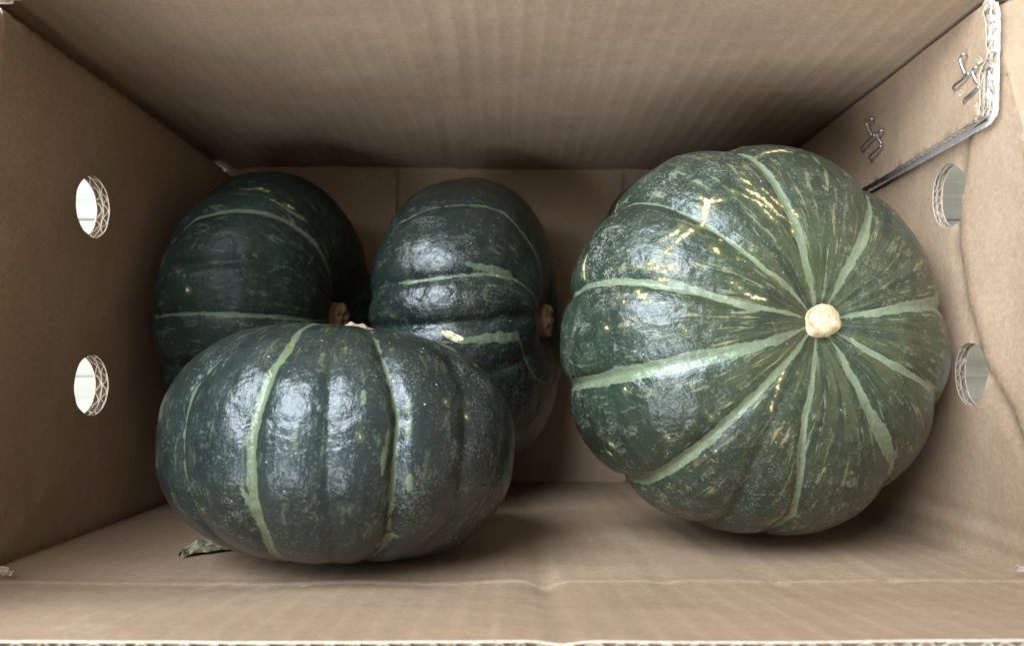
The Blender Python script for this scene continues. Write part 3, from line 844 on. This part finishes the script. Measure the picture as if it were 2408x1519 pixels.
R_sc = [
    ([(1680, 465), (1662, 478), (1655, 500), (1640, 520)], 9), ([(1695, 470), (1660, 470), (1640, 462)], 5),
    ([(1640, 520), (1610, 548), (1585, 570)], 6), ([(1585, 572), (1565, 590), (1550, 602)], 4), ([(1608, 525), (1585, 548), (1555, 570)], 4),
    ([(1720, 452), (1770, 470), (1820, 492), (1868, 520)], 3.5), ([(1755, 445), (1800, 470), (1830, 500)], 6), ([(1740, 420), (1765, 432)], 5),
    ([(1790, 440), (1830, 470), (1870, 485)], 3.5), ([(1775, 470), (1800, 495), (1822, 515)], 3.5), ([(1868, 490), (1878, 500)], 5), ([(1862, 525), (1866, 545)], 4.5),
    ([(1510, 635), (1535, 628), (1580, 622)], 5), ([(1540, 640), (1570, 632), (1585, 620)], 4), ([(1515, 620), (1550, 612)], 3), ([(1590, 630), (1600, 636)], 4),
    ([(1540, 652), (1562, 655)], 4.5), ([(1605, 640), (1610, 648)], 3), ([(1487, 676), (1498, 694), (1522, 708)], 4.5), ([(1500, 692), (1516, 690)], 4),
    ([(1715, 660), (1745, 680)], 2.5), ([(1740, 680), (1770, 698), (1800, 702)], 3.5), ([(1670, 578), (1685, 590)], 6), ([(1768, 578), (1772, 584)], 5),
    ([(1422, 768), (1426, 774)], 5), ([(1464, 706), (1466, 710)], 3.5), ([(1448, 695), (1449, 698)], 3), ([(1600, 772), (1612, 778)], 3),
    ([(1432, 1040), (1442, 1048)], 6), ([(1430, 1064), (1438, 1070)], 5), ([(1690, 555), (1693, 560)], 3),
    ([(1665, 985), (1670, 988)], 4), ([(1820, 940), (1832, 905), (1842, 880)], 3.0), ([(1810, 975), (1818, 950)], 3.5),
    ([(2008, 798), (2010, 800)], 3), ([(1460, 915), (1464, 925)], 3),
    ([(1356, 650), (1362, 620), (1372, 600)], 8), ([(1440, 455), (1425, 475), (1412, 490)], 4), ([(1780, 357), (1830, 356), (1860, 362)], 6),
]
R_du = [(1410, 590, 70, 1.0), (1400, 650, 60, 0.9), (1345, 780, 55, 0.6), (1330, 880, 50, 0.6), (1560, 420, 60, 0.5), (1680, 385, 70, 0.55), (1820, 1170, 90, 0.45), (1500, 1160, 60, 0.4),
        (1420, 1000, 50, 0.4), (1600, 1215, 80, 0.5), (1950, 470, 60, 0.35), (1860, 1030, 60, 0.45), (2060, 640, 60, 0.3)]
build_squash("kabocha_squash", sqR, skinR, R_st , "largest green squash on the right, round tan stem facing the camera",
             R_gr, R_sc, R_du, nt=300, na=600, lobe=0.036, groove=0.016, seed=1.0,
             stem=lambda r, q, z: knob(r, q, z, STEM_TAN, r=0.0069, h=0.0085, seed=3.0, lump=0.0018))

# --- front left squash, standing on its side of the pile with the stem to the far wall
sqF = Squash((0, 0, 0), (0.07, 0.985, -0.10), 0.077, 0.68, p=0.855, dip=(0.13, 0.10), wt=0.34).fit((370, 1210, 760, 1328), 0.3415)
skinF = mat_skin("squash_skin_blue_green", dark=(0.009, 0.0155, 0.0145), lite=(0.023, 0.034, 0.029), stripe=(0.125, 0.155, 0.085), seed=4.0, mottle=0.62, tint=0.35, rough=0.25)
F_st = [
    ([(705, 772), (670, 815), (628, 870), (600, 950), (582, 1030), (578, 1110), (592, 1190), (620, 1260), (655, 1312)], [8, 14, 18, 18, 16, 15, 19, 16, 12], 0.42, 0.55),
    ([(882, 782), (905, 830), (926, 900), (944, 980), (940, 1060), (934, 1140), (926, 1220), (905, 1300)], [6, 5, 6, 7, 9, 9, 8, 8], 0.6, 2.0),
    ([(960, 930), (966, 975), (968, 1030)], [4, 8, 3], 0.6, 0.0),
    ([(918, 1020), (905, 1090), (898, 1120)], [8, 9, 3], 0.7, 0.0),
    ([(968, 1120), (965, 1150)], [8, 4], 0.6, 0.0),
    ([(930, 1265), (900, 1292)], [14, 10], 0.8, 0.0),
    ([(560, 1155), (580, 1190)], [8, 14], 0.5, 0.0),
    ([(505, 835), (470, 868), (440, 905), (418, 960), (410, 1020), (411, 1070)], [2, 4, 5, 5, 4, 3], 0.5, 0.7),
    ([(425, 1120), (434, 1160)], [6, 3], 0.6, 0.0),
    ([(1188, 930), (1198, 1000), (1192, 1080), (1170, 1150)], [4, 5, 6, 7], 0.4, 0.8),
    ([(856, 895), (858, 960)], [3, 4], 1.0, 0.0),
]
F_gr = [([(1010, 785), (1075, 860), (1105, 980), (1100, 1100), (1060, 1240)], 0.5), ([(790, 790), (775, 900), (765, 1050), (770, 1200), (785, 1310)], 0.35)]
for a in (2.2, 2.9, 3.6, 4.2): F_gr.append(('az', a, 0.7))
F_sc = [([(1046, 946), (1052, 952)], 4.5), ([(1107, 978), (1112, 986)], 5), ([(1120, 858), (1121, 862)], 2.5), ([(848, 1028), (852, 1034)], 0.5), ([(768, 1318), (772, 1320)], 2)]
F_du = [(1130, 900, 90, 0.35), (1110, 1090, 80, 0.35), (980, 1180, 90, 0.3), (560, 1230, 70, 0.35), (450, 1180, 50, 0.4), (900, 880, 60, 0.3)]
STEM_PALE = mat_stem("dry_stem_pale", (0.30, 0.205, 0.12), (0.48, 0.37, 0.24), (0.13, 0.07, 0.04))
build_squash("kabocha_squash", sqF, skinF, F_st, "smooth dark blue-green squash at front left with two pale stripes down its side",
             F_gr, F_sc, F_du, nt=280, na=560, lobe=0.031, groove=0.017, seed=5.0,
             stem=lambda r, q, z: knob(r, q, z, STEM_PALE, r=0.0105, h=0.0088, seed=8.0, lump=0.0022, sink=-0.0010,
                                       prof=[(1.5, -0.75), (1.3, -0.3), (1.15, 0.2), (0.95, 0.55), (0.7, 0.75), (0.45, 0.95), (0.15, 1.0)]))

# --- middle squash lying behind, stem to the right
sqM = Squash((0, 0, 0), (0.94, 0.02, 0.26), 0.095, 0.66, p=0.85, dip=(0.12, 0.08), wt=0.30).fit((862, 1324, 419, 1106), 0.500)
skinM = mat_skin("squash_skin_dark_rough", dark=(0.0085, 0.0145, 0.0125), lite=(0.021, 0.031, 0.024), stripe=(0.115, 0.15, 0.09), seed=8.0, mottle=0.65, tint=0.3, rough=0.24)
M_st = [
    ([(905, 545), (960, 500), (1030, 472), (1110, 463), (1185, 488)], [4, 6, 5, 6, 8], 0.45, 0.9),
    ([(885, 668), (960, 655), (1040, 645), (1130, 640), (1210, 652)], [3, 5, 5, 6, 6], 0.6, 1.0),
    ([(1100, 618), (1150, 628), (1200, 640)], [6, 12, 8], 0.6, 0.0),
    ([(1080, 800), (1150, 795), (1220, 790), (1280, 775)], [8, 14, 14, 6], 0.7, 0.0),
]
M_gr = [([(890, 770), (1000, 765), (1130, 752), (1230, 745)], 1.1), ([(950, 900), (1080, 890), (1200, 868)], 0.8)]
for a in (2.3, 3.1, 3.8): M_gr.append(('az', a, 0.7))
M_sc = [([(1168, 640), (1170, 642)], 2.5), ([(1025, 632), (1030, 632)], 3)]
M_du = [(1050, 600, 90, 0.3), (1100, 700, 100, 0.35), (1240, 900, 70, 0.4), (1000, 520, 60, 0.25)]
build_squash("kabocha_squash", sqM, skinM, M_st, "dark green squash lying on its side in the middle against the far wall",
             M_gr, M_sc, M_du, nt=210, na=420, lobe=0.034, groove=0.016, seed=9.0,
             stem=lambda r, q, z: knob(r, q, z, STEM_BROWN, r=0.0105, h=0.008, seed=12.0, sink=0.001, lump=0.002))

# --- back left squash, deep in the shade, stem to the right
sqL = Squash((0, 0, 0), (0.965, 0.0, 0.20), 0.09, 0.72, p=0.86, dip=(0.16, 0.08), wt=0.34).fit((351, 886, 404, 1095), 0.497)
skinL = mat_skin("squash_skin_near_black", dark=(0.0075, 0.012, 0.0092), lite=(0.016, 0.023, 0.017), stripe=(0.085, 0.11, 0.065), seed=13.0, mottle=0.6, tint=0.3, dust=0.3, rough=0.5, spec=0.13)  # shade partly put into the skin: colour darkened, gloss cut
L_st = [
    ([(405, 545), (450, 505), (520, 487), (600, 490), (680, 520), (735, 562)], [5, 7, 8, 8, 9, 8], 0.35, 0.6),
    ([(360, 745), (450, 737), (560, 738), (660, 744), (760, 755)], [5, 5, 6, 6, 4], 0.35, 0.6),
    ([(640, 470), (690, 500), (720, 520)], [6, 7, 3], 0.8, 0.0),
]
L_gr = [([(362, 640), (460, 615), (580, 612), (700, 640)], 0.9), ([(480, 445), (580, 430), (690, 440)], 0.6), ([(370, 860), (500, 860), (650, 850)], 0.8)]
for a in (2.3, 3.0, 3.8): L_gr.append(('az', a, 0.8))
L_sc = [([(585, 442), (610, 440), (628, 448)], 3.5), ([(665, 478), (690, 490)], 2.5), ([(362, 905), (366, 915)], 4), ([(433, 677), (436, 682)], 3.5), ([(580, 441), (560, 438)], 2)]
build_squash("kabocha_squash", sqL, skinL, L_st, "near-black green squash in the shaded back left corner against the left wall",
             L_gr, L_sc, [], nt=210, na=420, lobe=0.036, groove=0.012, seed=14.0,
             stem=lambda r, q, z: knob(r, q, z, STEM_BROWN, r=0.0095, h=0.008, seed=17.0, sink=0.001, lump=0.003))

# --- squash under the right one, only a sliver shows
sqU = Squash((0, 0, 0), (0.12, 0.10, 0.98), 0.088, 0.64, p=0.86).fit((1366, 1926, 384, 944), 0.512, iso=True)
skinU = mat_skin("squash_skin_hidden", dark=(0.013, 0.026, 0.017), lite=(0.032, 0.052, 0.032), seed=21.0, mottle=0.8, tint=0.6)
U_st = [([(1450, 470), (1420, 500), (1400, 520)], [8, 9, 8], 0.4, 1.0)]
U_gr = [('az', 0.3 + 0.63 * i, 0.8) for i in range(10)]
build_squash("kabocha_squash", sqU, skinU, U_st, "green squash mostly hidden beneath the large right squash, only its left rim showing",
             U_gr, [([(1376, 560), (1372, 580), (1370, 600)], 5)], [(1380, 560, 40, 0.5)], nt=150, na=300, lobe=0.035, groove=0.012, seed=22.0,
             stem=lambda r, q, z: knob(r, q, z, STEM_TAN, r=0.007, h=0.006, seed=25.0))

# ------------------------------------------------------------------ loose bits
def scrap(name, rows, mat, label, cat, th):
    c = sum((a + b for a, b in rows), Vector()) / (2 * len(rows))
    V, Fc = [], []; m = len(rows); k_ = 5
    grid = [[None] * k_ for _ in range(m)]
    for i, (a, b) in enumerate(rows):
        for j in range(k_):
            p = a.lerp(b, j / (k_ - 1)); edge_ = 1 - abs(2 * j / (k_ - 1) - 1)
            grid[i][j] = p
    tops, bots = [], []
    for i in range(m):
        e = 0.3 + 0.7 * math.sin(math.pi * (i + 0.4) / (m - 0.2))
        for j in range(k_):
            w = th * e * (0.35 + 0.65 * math.sin(math.pi * (j + 0.35) / (k_ - 0.3)))
            nz = n2(i * 0.9, j * 0.9, 1.0, len(name))
            V.append(grid[i][j] + scrap.up * (w * (1 + 0.9 * nz)) - c); V.append(grid[i][j] - c)
    def I(i, j, k): return 2 * (i * k_ + j) + k
    for i in range(m - 1):
        for j in range(k_ - 1):
            Fc.append((I(i, j, 0), I(i + 1, j, 0), I(i + 1, j + 1, 0), I(i, j + 1, 0)))
            Fc.append((I(i, j, 1), I(i, j + 1, 1), I(i + 1, j + 1, 1), I(i + 1, j, 1)))
        for j, s in ((0, 1), (k_ - 1, -1)):
            q = (I(i, j, 0), I(i, j, 1), I(i + 1, j, 1), I(i + 1, j, 0)); Fc.append(q if s > 0 else q[::-1])
    for i, s in ((0, -1), (m - 1, 1)):
        for j in range(k_ - 1):
            q = (I(i, j, 0), I(i, j, 1), I(i, j + 1, 1), I(i, j + 1, 0)); Fc.append(q if s > 0 else q[::-1])
    me = bpy.data.meshes.new(name); me.from_pydata([tuple(v) for v in V], [], Fc); me.update()
    bm = bmesh.new(); bm.from_mesh(me); bmesh.ops.subdivide_edges(bm, edges=bm.edges, cuts=1, use_grid_fill=True)
    for v in bm.verts: v.co += Vector((noise.noise(v.co * 420), noise.noise(v.co * 420 + Vector((9, 0, 0))), noise.noise(v.co * 420 + Vector((0, 9, 0))))) * (th * 0.25 if th > 0.003 else 0.00028)
    bmesh.ops.recalc_face_normals(bm, faces=bm.faces); bm.to_mesh(me); bm.free()
    o = link(name, me, None, (mat,)); o.location = c; o['label'] = label; o['category'] = cat
    return o
def at_y(u, v, Y):
    r = ray(u, v); return Vector((0, 0, CAM_Z)) + r * (Y / r.y)
YS = YB + 0.0030
scrap.up = Vector((0, 1, 0.25)).normalized()
leaf_rows = []
for (u, va, vb) in ((420, 1306, 1300), (430, 1306, 1288), (446, 1302, 1280), (464, 1299, 1273), (486, 1297, 1268), (510, 1294, 1262), (535, 1291, 1258), (560, 1288, 1256)):
    leaf_rows.append((at_y(u, va, YS - 0.002), at_y(u, vb + 10, YS - 0.002)))
HUSK = mat_simple("dry_husk", (0.115, 0.095, 0.06), (0.36, 0.35, 0.22), 330, 0.8, 0, 0.0006)
scrap("dried_leaf", leaf_rows, HUSK, "curled dry grey-green leaf scrap poking out under the front left squash", "leaf", 0.0036)
CHIP = mat_simple("pale_stem_chip", (0.46, 0.42, 0.23), (0.62, 0.57, 0.36), 420, 0.75, 0, 0.0005)
scrap.up = Vector((0, 0.3, 1)).normalized()
cd = 0.355
chip_rows = [(at(u, va, cd), at(u + 3, vb, cd)) for (u, va, vb) in ((1036, 784, 779), (1044, 790, 779), (1055, 798, 781), (1066, 803, 785), (1077, 807, 789), (1087, 808, 796))]
scrap("stem_chip", chip_rows, CHIP, "pale yellow chip of dry stem wedged behind the front left squash's shoulder", "stem chip", 0.0020)
